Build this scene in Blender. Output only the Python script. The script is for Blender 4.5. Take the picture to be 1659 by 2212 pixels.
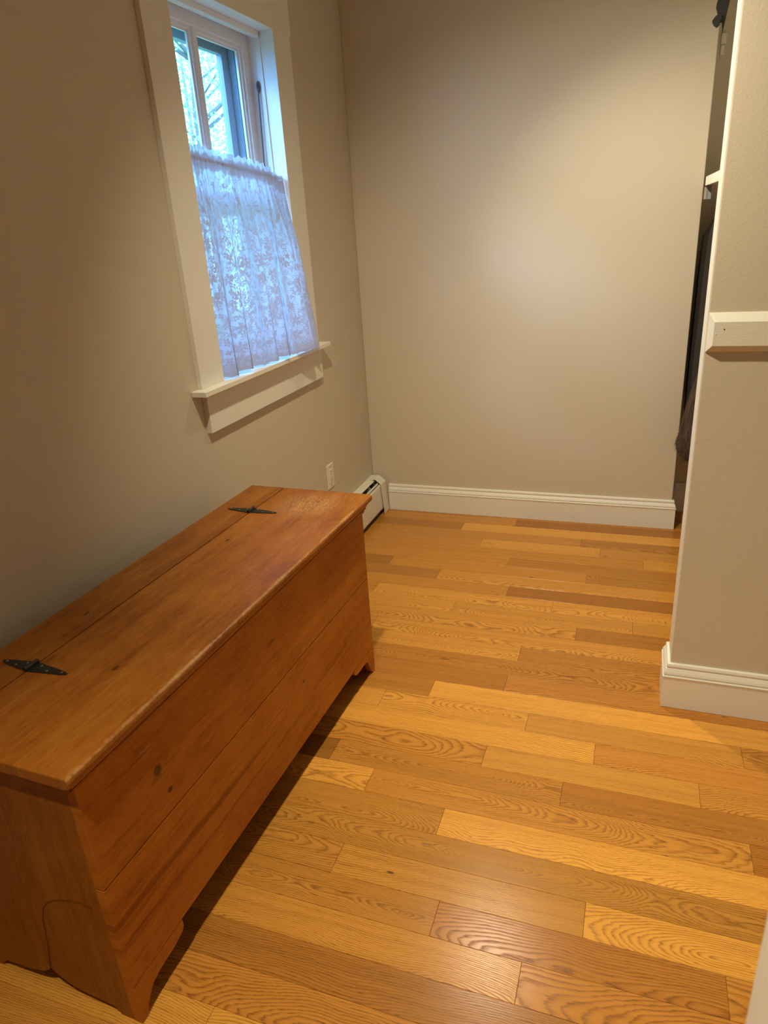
import bpy, bmesh, math, random
from mathutils import Vector, Matrix

for o in list(bpy.data.objects):
    bpy.data.objects.remove(o, do_unlink=True)
S = bpy.context.scene
COL = S.collection
PI = math.pi
rnd = random.Random(7)

# ------------------------------------------------------------------ camera
cam_d = bpy.data.cameras.new('camera')
cam = bpy.data.objects.new('camera', cam_d)
COL.objects.link(cam)
RX = Vector((0.9421573, 0.3291998, -0.0629845))
RY = Vector((0.069287, -0.3751528, -0.9243699))     # image down
RZ = Vector((-0.3279312, 0.8665379, -0.3762622))    # viewing direction
M = Matrix.Identity(4)
for i in range(3):
    M[i][0] = RX[i]; M[i][1] = -RY[i]; M[i][2] = -RZ[i]; M[i][3] = (0.0, 0.0, 1.5)[i]
cam.matrix_world = M
cam_d.sensor_fit = 'VERTICAL'
cam_d.sensor_height = 36.0
cam_d.sensor_width = 27.0
cam_d.lens = 1503.384 / 2212 * 36.0
cam_d.clip_start = 0.02
cam_d.dof.use_dof = True
cam_d.dof.focus_distance = 2.2
cam_d.dof.aperture_fstop = 6.4
S.camera = cam

# ------------------------------------------------------------------ world, sun, exposure
W = bpy.data.worlds.new('world')
S.world = W
W.use_nodes = True
wn = W.node_tree
bg = wn.nodes['Background']
bg.inputs['Color'].default_value = (0.17, 0.44, 0.95, 1)
bg.inputs['Strength'].default_value = 14.5

sun_d = bpy.data.lights.new('daylight_sun', 'SUN')
sun_d.energy = 3.4
sun_d.angle = math.radians(15)
sun_d.color = (0.40, 0.58, 1.0)
sun = bpy.data.objects.new('daylight_sun', sun_d)
COL.objects.link(sun)
sun.rotation_euler = Vector((1.05, 1.02, -0.72)).to_track_quat('-Z', 'Y').to_euler()
sun.location = (-6, -4, 7)

S.view_settings.view_transform = 'Standard'
S.view_settings.look = 'None'
S.view_settings.exposure = -0.06
S.view_settings.gamma = 1.0
S.view_settings.use_curve_mapping = False

WARM = (1.0, 0.88, 0.62)
def downlight(x, y, power, axis, size=150, blend=1.0):
    d = bpy.data.lights.new('downlight', 'SPOT')
    d.energy = power
    d.color = WARM
    d.spot_size = math.radians(size)
    d.spot_blend = blend
    d.shadow_soft_size = 0.03
    o = bpy.data.objects.new('downlight', d)
    COL.objects.link(o)
    o.location = (x, y, 2.53)
    o.rotation_euler = Vector(axis).to_track_quat('-Z', 'Y').to_euler()
    return o
downlight(-0.58, 2.80, 98, (0.56, -0.23, -1.0), 134, 1.0)
downlight(-0.60, 1.39, 150, (0.21, 0.70, -1.0), 108, 1.0)
downlight(-0.60, 0.00, 185, (0.38, 0.10, -1.0), 102, 1.0)  # added unseen downlight, brightens the near floor and chest end

# ------------------------------------------------------------------ node helpers
class NT:
    def __init__(s, name):
        s.m = bpy.data.materials.new(name)
        s.m.use_nodes = True
        s.t = s.m.node_tree
        s.b = s.t.nodes['Principled BSDF']
        s.out = s.t.nodes['Material Output']
    def n(s, kind, **kw):
        nd = s.t.nodes.new(kind)
        for k, v in kw.items():
            setattr(nd, k, v)
        return nd
    def l(s, a, b):
        s.t.links.new(a, b)
    def val(s, x, sock):
        if hasattr(x, 'is_linked') or isinstance(x, bpy.types.NodeSocket):
            s.l(x, sock)
        else:
            sock.default_value = x
    def math(s, op, a, b=None, c=None, clamp=False):
        nd = s.n('ShaderNodeMath', operation=op)
        nd.use_clamp = clamp
        s.val(a, nd.inputs[0])
        if b is not None: s.val(b, nd.inputs[1])
        if c is not None: s.val(c, nd.inputs[2])
        return nd.outputs[0]
    def vmath(s, op, a, b=None):
        nd = s.n('ShaderNodeVectorMath', operation=op)
        s.val(a, nd.inputs[0])
        if b is not None: s.val(b, nd.inputs[1])
        return nd.outputs['Vector'] if op != 'LENGTH' else nd.outputs['Value']
    def obj(s):
        return s.n('ShaderNodeTexCoord').outputs['Object']
    def uv(s):
        return s.n('ShaderNodeTexCoord').outputs['UV']
    def sep(s, v):
        nd = s.n('ShaderNodeSeparateXYZ'); s.l(v, nd.inputs[0]); return nd.outputs
    def comb(s, x, y, z):
        nd = s.n('ShaderNodeCombineXYZ')
        for i, q in enumerate((x, y, z)): s.val(q, nd.inputs[i])
        return nd.outputs[0]
    def noise(s, v, scale, detail=3.0, rough=0.5, dist=0.0):
        nd = s.n('ShaderNodeTexNoise')
        s.l(v, nd.inputs['Vector'])
        nd.inputs['Scale'].default_value = scale
        nd.inputs['Detail'].default_value = detail
        nd.inputs['Roughness'].default_value = rough
        nd.inputs['Distortion'].default_value = dist
        return nd.outputs['Fac']
    def ramp(s, f, stops, interp='LINEAR'):
        nd = s.n('ShaderNodeValToRGB')
        s.l(f, nd.inputs[0])
        cr = nd.color_ramp
        cr.interpolation = interp
        while len(cr.elements) < len(stops): cr.elements.new(0.5)
        for e, (p, c) in zip(cr.elements, stops):
            e.position = p
            e.color = (c, c, c, 1) if not isinstance(c, tuple) else (*c[:3], 1)
        return nd.outputs['Color']
    def mix(s, f, a, b, blend='MIX'):
        nd = s.n('ShaderNodeMix', data_type='RGBA', blend_type=blend)
        s.val(f, nd.inputs['Factor'])
        for q, k in ((a, 6), (b, 7)):
            if isinstance(q, tuple): nd.inputs[k].default_value = (*q[:3], 1)
            else: s.l(q, nd.inputs[k])
        return nd.outputs[2]
    def bump(s, h, strength, dist=0.001):
        nd = s.n('ShaderNodeBump')
        nd.inputs['Strength'].default_value = strength
        nd.inputs['Distance'].default_value = dist
        s.l(h, nd.inputs['Height'])
        s.l(nd.outputs[0], s.b.inputs['Normal'])
    def base(s, c):
        if isinstance(c, tuple): s.b.inputs['Base Color'].default_value = (*c[:3], 1)
        else: s.l(c, s.b.inputs['Base Color'])
    def set(s, **kw):
        for k, v in kw.items():
            s.val(v, s.b.inputs[k.replace('_', ' ')])
        return s

def paint(name, c, rough=0.5, bscale=260.0, bstr=0.12, bdist=0.0006, var=0.04, stretch=None):
    t = NT(name)
    v = t.obj()
    if stretch: v = t.vmath('MULTIPLY', v, stretch)
    n1 = t.noise(v, bscale, 3.0, 0.6)
    n2 = t.noise(t.obj(), 2.3, 2.0)
    f = t.math('MULTIPLY_ADD', n2, 2 * var, 1 - var)
    col = t.mix(1.0, c, t.comb(f, f, f), 'MULTIPLY')
    t.base(col); t.set(Roughness=rough)
    t.bump(n1, bstr, bdist)
    return t.m

def plain(name, c, rough=0.5, metal=0.0):
    t = NT(name)
    n = t.noise(t.obj(), 60.0, 2.0)
    f = t.math('MULTIPLY_ADD', n, 0.12, 0.94)
    t.base(t.mix(1.0, c, t.comb(f, f, f), 'MULTIPLY'))
    t.set(Roughness=rough, Metallic=metal)
    return t.m

M_WALL = paint('beige wall paint', (0.595, 0.53, 0.42), 0.55, 230.0, 0.40, 0.0016)
M_CEIL = paint('ceiling paint', (0.72, 0.69, 0.62), 0.8)
M_TRIM = paint('cream gloss trim paint', (0.78, 0.76, 0.69), 0.38, 90.0, 0.06, 0.0006, 0.03)
M_GRAINTRIM = paint('cream paint over wood grain', (0.76, 0.74, 0.66), 0.42, 60.0, 0.5, 0.0012, 0.03, (1.0, 14.0, 14.0))
M_WINDOW = paint('white window paint', (0.82, 0.84, 0.86), 0.4, 90.0, 0.08, 0.0006, 0.05)
M_STORM = plain('grey storm frame', (0.30, 0.36, 0.42), 0.5)
M_METALWHITE = paint('cream enamel', (0.74, 0.71, 0.60), 0.4, 500.0, 0.04, 0.0003)
M_HEATERDARK = plain('dark heater inside', (0.030, 0.027, 0.022), 0.6)
M_FIN = plain('heater bracket metal', (0.55, 0.52, 0.48), 0.4, 0.6)
M_PLASTIC = plain('white plastic', (0.76, 0.73, 0.64), 0.35)
M_SLOT = plain('dark slot', (0.02, 0.02, 0.02), 0.7)
M_IRON = plain('black iron', (0.028, 0.027, 0.022), 0.42, 0.5)
M_SCREW = plain('steel screw', (0.20, 0.19, 0.17), 0.32, 0.8)
M_BLACKCLOTH = plain('black cloth', (0.022, 0.023, 0.02), 0.9)
M_CORD = plain('old sash cord', (0.16, 0.17, 0.20), 0.9)
M_ROD = plain('white rod', (0.7, 0.7, 0.7), 0.4)
M_WOODROD = plain('closet rod wood', (0.45, 0.30, 0.16), 0.5)

# glass: mostly clear with a fresnel reflection
t = NT('clear glass')
tr = t.n('ShaderNodeBsdfTransparent'); gl = t.n('ShaderNodeBsdfGlossy')
tr.inputs[0].default_value = (0.94, 0.97, 0.97, 1); gl.inputs['Roughness'].default_value = 0.02
fr = t.n('ShaderNodeFresnel'); fr.inputs[0].default_value = 1.45
mx = t.n('ShaderNodeMixShader')
t.l(fr.outputs[0], mx.inputs[0]); t.l(tr.outputs[0], mx.inputs[1]); t.l(gl.outputs[0], mx.inputs[2])
geo = t.n('ShaderNodeNewGeometry')
t.l(t.math('MULTIPLY', fr.outputs[0], t.math('SUBTRACT', 1.0, geo.outputs['Backfacing'])), mx.inputs[0])
t.l(mx.outputs[0], t.out.inputs[0])
M_GLASS = t.m

# oak floor boards: grain drawn from tilted growth rings in board space, tone from the object's own colour
def oak():
    t = NT('oiled oak strip')
    oi = t.n('ShaderNodeObjectInfo')
    r = oi.outputs['Random']
    colr = t.n('ShaderNodeSeparateColor'); t.l(oi.outputs['Color'], colr.inputs[0])
    tone, hue, cath = colr.outputs[0], colr.outputs[1], colr.outputs[2]
    p = t.obj()
    x, y, z = t.sep(p)
    tone = t.math('MULTIPLY_ADD', tone, 1.4, -0.41)
    off = t.math('MULTIPLY', r, 57.0)
    xo = t.math('ADD', x, off)
    # slow wander of the grain along the board
    lowv = t.comb(xo, t.math('MULTIPLY', y, 1.2), off)
    wob = t.math('SUBTRACT', t.noise(lowv, 2.2, 2.0, 0.5), 0.5)
    med = t.math('SUBTRACT', t.noise(t.comb(t.math('MULTIPLY', xo, 5.0), t.math('MULTIPLY', y, 22.0), off), 1.0, 3.0, 0.6), 0.5)
    fine = t.math('SUBTRACT', t.noise(t.comb(t.math('MULTIPLY', xo, 30.0), t.math('MULTIPLY', y, 170.0), off), 1.0, 2.0, 0.6), 0.5)
    # distance from the pith line: centre offset per board (straight grain when large)
    yc = t.math('MULTIPLY', t.math('SUBTRACT', t.math('FRACT', t.math('MULTIPLY', r, 13.7)), 0.5), 0.05)
    far = t.math('MULTIPLY', t.math('SUBTRACT', 1.0, cath), 0.16)
    yy = t.math('ADD', t.math('ADD', y, yc), far)
    yy = t.math('ADD', yy, t.math('MULTIPLY', wob, 0.030))
    h = t.math('ADD', t.math('MULTIPLY', x, 0.10), t.math('MULTIPLY', wob, 0.16))
    h = t.math('ADD', h, t.math('MULTIPLY', t.math('SUBTRACT', t.math('FRACT', t.math('MULTIPLY', r, 31.3)), 0.5), 0.10))
    R = t.math('SQRT', t.math('ADD', t.math('MULTIPLY', yy, yy), t.math('MULTIPLY', h, h)))
    R = t.math('ADD', R, t.math('MULTIPLY', med, 0.010))
    R = t.math('ADD', R, t.math('MULTIPLY', fine, 0.0036))
    dens = t.math('MULTIPLY_ADD', t.math('FRACT', t.math('MULTIPLY', r, 7.9)), 130.0, 160.0)
    ring = t.math('FRACT', t.math('MULTIPLY', R, dens))
    band = t.ramp(ring, [(0.0, 0.45), (0.10, 0.0), (0.45, 0.08), (0.72, 0.45), (0.90, 1.0), (1.0, 0.45)])
    pore = t.noise(t.comb(t.math('MULTIPLY', xo, 26.0), t.math('MULTIPLY', y, 900.0), off), 1.0, 3.0, 0.7)
    pores = t.ramp(pore, [(0.40, 1.0), (0.56, 0.0)])
    streak = t.noise(t.comb(t.math('MULTIPLY', xo, 1.6), t.math('MULTIPLY', y, 60.0), off), 1.0, 3.0, 0.6)
    light = t.mix(hue, (0.60, 0.30, 0.052), (0.57, 0.215, 0.040))
    dark = t.mix(hue, (0.24, 0.088, 0.010), (0.21, 0.060, 0.008))
    amt = t.math('MULTIPLY', band, t.math('MULTIPLY_ADD', pores, 0.55, 0.50))
    amt = t.math('ADD', amt, t.math('MULTIPLY', t.math('SUBTRACT', streak, 0.5), 0.8), clamp=True)
    c = t.mix(amt, light, dark)
    c = t.mix(1.0, c, t.comb(tone, tone, tone), 'MULTIPLY')
    # small dark knots / pin marks
    vor = t.n('ShaderNodeTexVoronoi', feature='F1'); vor.inputs['Scale'].default_value = 1.0
    t.l(t.comb(t.math('MULTIPLY', xo, 3.2), t.math('MULTIPLY', y, 9.0), off), vor.inputs['Vector'])
    k = t.ramp(vor.outputs['Distance'], [(0.022, 1.0), (0.045, 0.0)])
    c = t.mix(t.math('MULTIPLY', k, 0.8), c, (0.03, 0.015, 0.006))
    t.base(c)
    t.set(Roughness=t.math('MULTIPLY_ADD', band, 0.10, 0.20))
    t.b.inputs['Specular IOR Level'].default_value = 0.24
    t.bump(t.math('ADD', t.math('MULTIPLY', amt, -0.7), pore), 0.10, 0.0006)
    return t.m
M_OAK = oak()
M_GAP = plain('dark gap under boards', (0.10, 0.042, 0.012), 0.9)

# old pine, grain along `axis` of the part's own space
def pine(name, axis='Y', across='X', tone=1.0, knots=(), wear=None, rings=True, stripes=None):
    t = NT(name)
    p = t.obj()
    c3 = dict(zip('XYZ', t.sep(p)))
    a, b = c3[axis], c3[across]
    third = [c3[q] for q in 'XYZ' if q not in (axis, across)][0]
    bulge = None
    warp = t.math('MULTIPLY', t.math('SUBTRACT', t.noise(p, 2.4, 2.0), 0.5), 0.05)
    bb = t.math('ADD', b, warp)
    kn_total = None
    for kq in knots:
        ka, kb, kr, el = kq[:4]; kd = kq[4] if len(kq) > 4 else 1.0
        da = t.math('DIVIDE', t.math('SUBTRACT', a, ka), el)
        db = t.math('SUBTRACT', b, kb)
        d = t.math('SQRT', t.math('ADD', t.math('MULTIPLY', da, da), t.math('MULTIPLY', db, db)))
        infl = t.math('DIVIDE', kr * kr * 1.6, t.math('ADD', d, kr * 0.9))
        sgn = t.math('SIGN', db)
        bb = t.math('SUBTRACT', bb, t.math('MULTIPLY', infl, sgn))
        kk = t.math('SUBTRACT', 1.0, t.math('DIVIDE', d, kr), clamp=True)
        kk = t.math('MULTIPLY', t.math('MULTIPLY', kk, 2.5, clamp=True), kd)
        kn_total = kk if kn_total is None else t.math('MAXIMUM', kn_total, kk)
    g1 = t.noise(t.comb(t.math('MULTIPLY', a, 1.1), t.math('MULTIPLY', bb, 26.0), t.math('MULTIPLY', third, 6.0)), 1.0, 3.0, 0.55)
    g2 = t.noise(t.comb(t.math('MULTIPLY', a, 7.0), t.math('MULTIPLY', bb, 230.0), third), 1.0, 2.0, 0.6)
    g3 = t.noise(p, 5.0, 3.0, 0.6)
    f = t.math('ADD', t.math('MULTIPLY', t.math('SUBTRACT', g1, 0.5), 0.75), t.math('MULTIPLY', t.math('SUBTRACT', g2, 0.5), 0.55))
    f = t.math('ADD', f, t.math('MULTIPLY', t.math('SUBTRACT', g3, 0.5), 0.75))
    g4 = t.noise(t.comb(t.math('MULTIPLY', a, 30.0), t.math('MULTIPLY', b, 110.0), third), 1.0, 3.0, 0.65)
    f = t.math('ADD', f, t.math('MULTIPLY', t.math('SUBTRACT', g4, 0.5), 0.7))
    f = t.math('ADD', f, 0.5, clamp=True)
    lt = (0.50 * tone, 0.195 * tone, 0.026 * tone)
    md = (0.37 * tone, 0.118 * tone, 0.011 * tone)
    dk = (0.23 * tone, 0.060 * tone, 0.005 * tone)
    c = t.ramp(f, [(0.12, dk), (0.45, md), (0.9, lt)])
    if stripes:
        lo, hi = stripes
        m = t.math('MULTIPLY', t.math('SMOOTH_MIN', t.math('SUBTRACT', b, lo), t.math('SUBTRACT', hi, b), 0.02), 22.0, clamp=True)
        s1 = t.noise(t.comb(t.math('MULTIPLY', a, 0.9), t.math('MULTIPLY', bb, 48.0), 3.3), 1.0, 2.0, 0.5)
        s2 = t.ramp(s1, [(0.48, 0.0), (0.62, 1.0)])
        c = t.mix(t.math('MULTIPLY', t.math('MULTIPLY', m, s2), 0.55), c, (0.115, 0.022, 0.003))
    if kn_total is not None:
        c = t.mix(t.math('MULTIPLY', kn_total, 0.8), c, (0.045, 0.016, 0.004))
    # dark flecks
    vor = t.n('ShaderNodeTexVoronoi', feature='F1'); vor.inputs['Scale'].default_value = 1.0
    t.l(t.comb(t.math('MULTIPLY', a, 4.0), t.math('MULTIPLY', b, 12.0), t.math('MULTIPLY', third, 4.0)), vor.inputs['Vector'])
    fl = t.ramp(vor.outputs['Distance'], [(0.05, 1.0), (0.11, 0.0)])
    c = t.mix(t.math('MULTIPLY', fl, 0.45), c, (0.06, 0.018, 0.004))
    # scratches: short, light, thin
    sc = t.noise(t.comb(t.math('MULTIPLY', a, 9.0), t.math('MULTIPLY', b, 160.0), third), 1.0, 1.0, 0.4, 0.6)
    sc2 = t.noise(p, 9.0, 2.0)
    scm = t.math('MULTIPLY', t.ramp(sc, [(0.67, 0.0), (0.73, 1.0)]), t.ramp(sc2, [(0.52, 0.0), (0.62, 1.0)]))
    c = t.mix(t.math('MULTIPLY', scm, 0.40), c, (0.50, 0.26, 0.10))
    if wear:
        ed, patch = wear.get('edge'), wear.get('patch')
        if ed is not None:      # worn arris along the front of the lid
            dz = t.math('SUBTRACT', ed[1], third)
            dx = t.math('SUBTRACT', ed[0], b)
            d = t.math('ADD', t.math('ABSOLUTE', dx), t.math('MULTIPLY', t.math('ABSOLUTE', dz), 1.3))
            nn = t.noise(t.comb(t.math('MULTIPLY', a, 1.0), t.math('MULTIPLY', b, 1.4), third), 95.0, 4.0, 0.7)
            lw = t.noise(t.comb(a, 0.0, 0.0), 5.0, 2.0)
            d = t.math('ADD', d, t.math('MULTIPLY', t.math('SUBTRACT', nn, 0.5), 0.018))
            d = t.math('SUBTRACT', d, t.math('MULTIPLY', t.math('SUBTRACT', lw, 0.49), 0.022))
            e = t.ramp(d, [(0.0030, 1.0), (0.0052, 0.0)])
            c = t.mix(t.math('MULTIPLY', e, 0.6), c, (0.58, 0.34, 0.14))
        if patch is not None:
            pa, pb, pr = patch
            da = t.math('SUBTRACT', a, pa); db = t.math('MULTIPLY', t.math('SUBTRACT', b, pb), 1.0)
            d = t.math('SQRT', t.math('ADD', t.math('MULTIPLY', da, da), t.math('MULTIPLY', db, db)))
            inside = t.ramp(t.math('DIVIDE', d, pr), [(0.35, 1.0), (1.0, 0.0)])
            hs = t.noise(t.vmath('MULTIPLY', p, (240.0, 60.0, 1.0)), 1.0, 3.0, 0.7, 1.5)
            hm = t.ramp(hs, [(0.44, 0.0), (0.58, 1.0)])
            c = t.mix(t.math('MULTIPLY', t.math('MULTIPLY', inside, hm), 0.75), c, (0.55, 0.32, 0.12))
        ringp = wear.get('ring')
        if ringp is not None:
            pa, pb, pr = ringp
            da = t.math('SUBTRACT', a, pa); db = t.math('SUBTRACT', b, pb)
            d = t.math('SQRT', t.math('ADD', t.math('MULTIPLY', da, da), t.math('MULTIPLY', db, db)))
            rr = t.math('SUBTRACT', 1.0, t.math('MULTIPLY', t.math('ABSOLUTE', t.math('SUBTRACT', d, pr)), 450.0), clamp=True)
            c = t.mix(t.math('MULTIPLY', rr, 0.22), c, (0.55, 0.30, 0.14))
    t.base(c)
    t.set(Roughness=t.math('MULTIPLY_ADD', g3, 0.2, 0.30))
    t.b.inputs['Specular IOR Level'].default_value = 0.25
    t.bump(t.math('ADD', g2, t.math('MULTIPLY', f, 0.5)), 0.10, 0.0008)
    return t.m

# lace: net with woven vines above and dense flowers below, in cloth UV (metres)
def lace():
    t = NT('white floral lace')
    uv = t.uv()
    u, v, _ = t.sep(uv)
    def flowers(scale, petals, r0, r1, seed):
        vor = t.n('ShaderNodeTexVoronoi', feature='F1'); vor.inputs['Scale'].default_value = scale
        vor.inputs['Randomness'].default_value = 0.75
        q = t.vmath('ADD', uv, (seed, seed * 1.7, 0.0))
        t.l(q, vor.inputs['Vector'])
        d = t.vmath('SUBTRACT', t.vmath('MULTIPLY', q, (scale, scale, 0.0)), t.vmath('MULTIPLY', vor.outputs['Position'], (scale, scale, 0.0)))
        dx, dy, _z = t.sep(d)
        ang = t.math('ARCTAN2', dy, dx)
        rad = t.math('SQRT', t.math('ADD', t.math('MULTIPLY', dx, dx), t.math('MULTIPLY', dy, dy)))
        hueo = t.n('ShaderNodeSeparateColor'); t.l(vor.outputs['Color'], hueo.inputs[0])
        ang = t.math('ADD', ang, t.math('MULTIPLY', hueo.outputs[0], 6.0))
        lim = t.math('MULTIPLY_ADD', t.math('ABSOLUTE', t.math('COSINE', t.math('MULTIPLY', ang, petals / 2.0))), r1, r0)
        m = t.math('MULTIPLY', t.math('SUBTRACT', lim, rad), 14.0, clamp=True)
        # thin outline between petals keeps them legible
        cut = t.ramp(t.math('ABSOLUTE', t.math('COSINE', t.math('MULTIPLY', ang, petals / 2.0))), [(0.05, 0.35), (0.22, 1.0)])
        eye = t.ramp(rad, [(0.06, 0.2), (0.10, 1.0)])
        return t.math('MULTIPLY', m, t.math('MULTIPLY', cut, eye)), hueo.outputs[1]
    big, pick = flowers(17.0, 6.0, 0.12, 0.30, 0.0)
    sml, pick2 = flowers(34.0, 4.0, 0.05, 0.36, 3.1)
    n1 = t.noise(t.vmath('MULTIPLY', uv, (1.0, 0.75, 0.0)), 9.5, 1.0, 0.4, 1.6)
    vine = t.math('SUBTRACT', 1.0, t.math('MULTIPLY', t.math('ABSOLUTE', t.math('SUBTRACT', n1, 0.5)), 42.0), clamp=True)
    n2 = t.noise(t.vmath('ADD', uv, (5.2, 1.3, 0.0)), 16.0, 1.0, 0.4, 2.2)
    curl = t.math('SUBTRACT', 1.0, t.math('MULTIPLY', t.math('ABSOLUTE', t.math('SUBTRACT', n2, 0.52)), 34.0), clamp=True)
    vine = t.math('MULTIPLY', t.math('MAXIMUM', vine, curl), 1.6, clamp=True)
    low = t.ramp(v, [(0.05, 1.0), (0.42, 1.0), (0.62, 0.0)])        # v = height above hem
    lowmid = t.ramp(v, [(0.30, 1.0), (0.66, 0.0)])
    pk = t.ramp(pick, [(0.30, 0.0), (0.32, 1.0)])
    bigm = t.math('MULTIPLY', t.math('MULTIPLY', big, pk), low)
    smlm = t.math('MULTIPLY', sml, t.math('MAXIMUM', lowmid, t.ramp(pick2, [(0.72, 0.0), (0.74, 1.0)])))
    motif = t.math('MAXIMUM', t.math('MAXIMUM', bigm, smlm), t.math('MULTIPLY', vine, 0.9))
    hem = t.ramp(v, [(0.012, 1.0), (0.020, 0.3), (0.028, 0.9), (0.036, 0.0)])
    motif = t.math('MAXIMUM', motif, hem)
    net = t.math('ADD', 0.88, t.math('MULTIPLY', low, 0.02))
    pocket = t.ramp(v, [(0.672, 0.0), (0.678, 1.0), (0.724, 1.0), (0.730, 0.0)])
    ruffle = t.ramp(v, [(0.724, 0.0), (0.730, 1.0)])
    motif = t.math('MULTIPLY', motif, t.math('SUBTRACT', 1.0, t.math('MULTIPLY', ruffle, 0.5)))
    alpha = t.math('ADD', net, t.math('MULTIPLY', motif, 0.11), clamp=True)
    alpha = t.math('MAXIMUM', alpha, t.math('MULTIPLY', pocket, 0.97))
    alpha = t.math('MAXIMUM', alpha, t.math('MULTIPLY', ruffle, 0.80))
    dense = t.math('MAXIMUM', motif, pocket, clamp=True)
    dif = t.n('ShaderNodeBsdfDiffuse'); t.l(t.mix(dense, (0.50, 0.49, 0.52), (0.40, 0.37, 0.37)), dif.inputs[0])  # motifs coloured darker to read as shaded against the backlit net
    tl = t.n('ShaderNodeBsdfTranslucent'); tl.inputs[0].default_value = (0.72, 0.74, 0.82, 1)
    m1 = t.n('ShaderNodeMixShader'); t.l(t.math('SUBTRACT', t.math('MULTIPLY_ADD', dense, -0.42, 0.58), t.math('MULTIPLY', t.math('SUBTRACT', 1.0, dense, clamp=True), t.math('MULTIPLY', t.ramp(v, [(0.05, 1.0), (0.62, 0.0)]), 0.24))), m1.inputs[0])  # weaker backlight below is put into the net, duller towards the hem
    t.l(dif.outputs[0], m1.inputs[1]); t.l(tl.outputs[0], m1.inputs[2])
    tr = t.n('ShaderNodeBsdfTransparent')
    m2 = t.n('ShaderNodeMixShader')
    t.l(alpha, m2.inputs[0]); t.l(tr.outputs[0], m2.inputs[1]); t.l(m1.outputs[0], m2.inputs[2])
    t.l(m2.outputs[0], t.out.inputs[0])
    return t.m
M_LACE = lace()

def leafmat(name, c):
    t = NT(name)
    n = t.noise(t.obj(), 3.0, 2.0)
    col = t.mix(n, c, (c[0] * 0.45, c[1] * 0.55, c[2] * 0.5))
    d = t.n('ShaderNodeBsdfDiffuse'); tl = t.n('ShaderNodeBsdfTranslucent'); mx = t.n('ShaderNodeMixShader')
    mx.inputs[0].default_value = 0.55
    t.l(col, d.inputs[0]); t.l(col, tl.inputs[0]); t.l(d.outputs[0], mx.inputs[1]); t.l(tl.outputs[0], mx.inputs[2])
    t.l(mx.outputs[0], t.out.inputs[0])
    return t.m
M_LEAF = leafmat('leaf green', (0.62, 0.66, 0.26))
M_LEAF2 = leafmat('leaf dark green', (0.42, 0.52, 0.24))
M_BARK = plain('bark', (0.20, 0.18, 0.15), 0.9)
M_GRASS = plain('lawn', (0.10, 0.20, 0.05), 0.95)

# ------------------------------------------------------------------ mesh helpers
def link(name, bm, mat, parent=None, smooth=False, bevel=0.0, segs=2):
    me = bpy.data.meshes.new(name)
    bmesh.ops.recalc_face_normals(bm, faces=bm.faces[:])
    bm.normal_update()
    bm.to_mesh(me); bm.free()
    if mat is not None: me.materials.append(mat)
    o = bpy.data.objects.new(name, me)
    COL.objects.link(o)
    if parent is not None: o.parent = parent
    if smooth:
        for p in me.polygons: p.use_smooth = True
    if bevel > 0:
        b = o.modifiers.new('bevel', 'BEVEL'); b.width = bevel; b.segments = segs; b.limit_method = 'ANGLE'
        b.angle_limit = math.radians(40)
    return o

def box(bm, x0, x1, y0, y1, z0, z1):
    v = [bm.verts.new((x, y, z)) for x in (x0, x1) for y in (y0, y1) for z in (z0, z1)]
    for f in ((0, 1, 3, 2), (4, 6, 7, 5), (0, 4, 5, 1), (2, 3, 7, 6), (0, 2, 6, 4), (1, 5, 7, 3)):
        bm.faces.new([v[i] for i in f])
    return bm

def B(*a):
    bm = bmesh.new(); box(bm, *a); return bm

def finish(bm):
    bmesh.ops.recalc_face_normals(bm, faces=bm.faces[:]); return bm

def prism(bm, pts, fn, a, b):
    """extrude a 2-D outline between parameters a and b; fn(p, q, t) -> xyz"""
    A = [bm.verts.new(fn(p, q, a)) for p, q in pts]
    C = [bm.verts.new(fn(p, q, b)) for p, q in pts]
    n = len(pts)
    for i in range(n):
        j = (i + 1) % n
        bm.faces.new((A[i], A[j], C[j], C[i]))
    bm.faces.new(A[::-1]); bm.faces.new(C)
    return finish(bm)

def sweep_plan(path, prof):
    """sweep (offset, z) profile along a plan path, offset to the left, mitred corners"""
    bm = bmesh.new()
    rows = []
    n = len(path)
    for i, (x, y) in enumerate(path):
        nl = []
        if i > 0:
            d = Vector((x - path[i-1][0], y - path[i-1][1])).normalized(); nl.append(Vector((-d.y, d.x)))
        if i < n - 1:
            d = Vector((path[i+1][0] - x, path[i+1][1] - y)).normalized(); nl.append(Vector((-d.y, d.x)))
        if len(nl) == 2:
            m = (nl[0] + nl[1]); m = m / m.dot(nl[0])
        else:
            m = nl[0]
        rows.append([bm.verts.new((x + m.x * o, y + m.y * o, z)) for o, z in prof])
    k = len(prof)
    for a, b in zip(rows[:-1], rows[1:]):
        for i in range(k):
            j = (i + 1) % k
            bm.faces.new((a[i], b[i], b[j], a[j]))
    bm.faces.new(rows[0]); bm.faces.new(rows[-1][::-1])
    return finish(bm)

def tube(bm, pts, rad, seg=10, cap=True):
    pts = [Vector(p) for p in pts]
    rings = []
    up = Vector((0.13, 0.31, 0.94)).normalized()
    for i, p in enumerate(pts):
        d = (pts[min(i + 1, len(pts) - 1)] - pts[max(i - 1, 0)]).normalized()
        s = d.cross(up)
        if s.length < 1e-4: s = d.cross(Vector((1, 0, 0)))
        s.normalize(); w = s.cross(d)
        r = rad[i] if isinstance(rad, (list, tuple)) else rad
        rings.append([bm.verts.new(p + (s * math.cos(2 * PI * k / seg) + w * math.sin(2 * PI * k / seg)) * r) for k in range(seg)])
    for a, b in zip(rings[:-1], rings[1:]):
        for k in range(seg):
            bm.faces.new((a[k], a[(k + 1) % seg], b[(k + 1) % seg], b[k]))
    if cap:
        bm.faces.new(rings[0][::-1]); bm.faces.new(rings[-1])
    return bm

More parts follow.
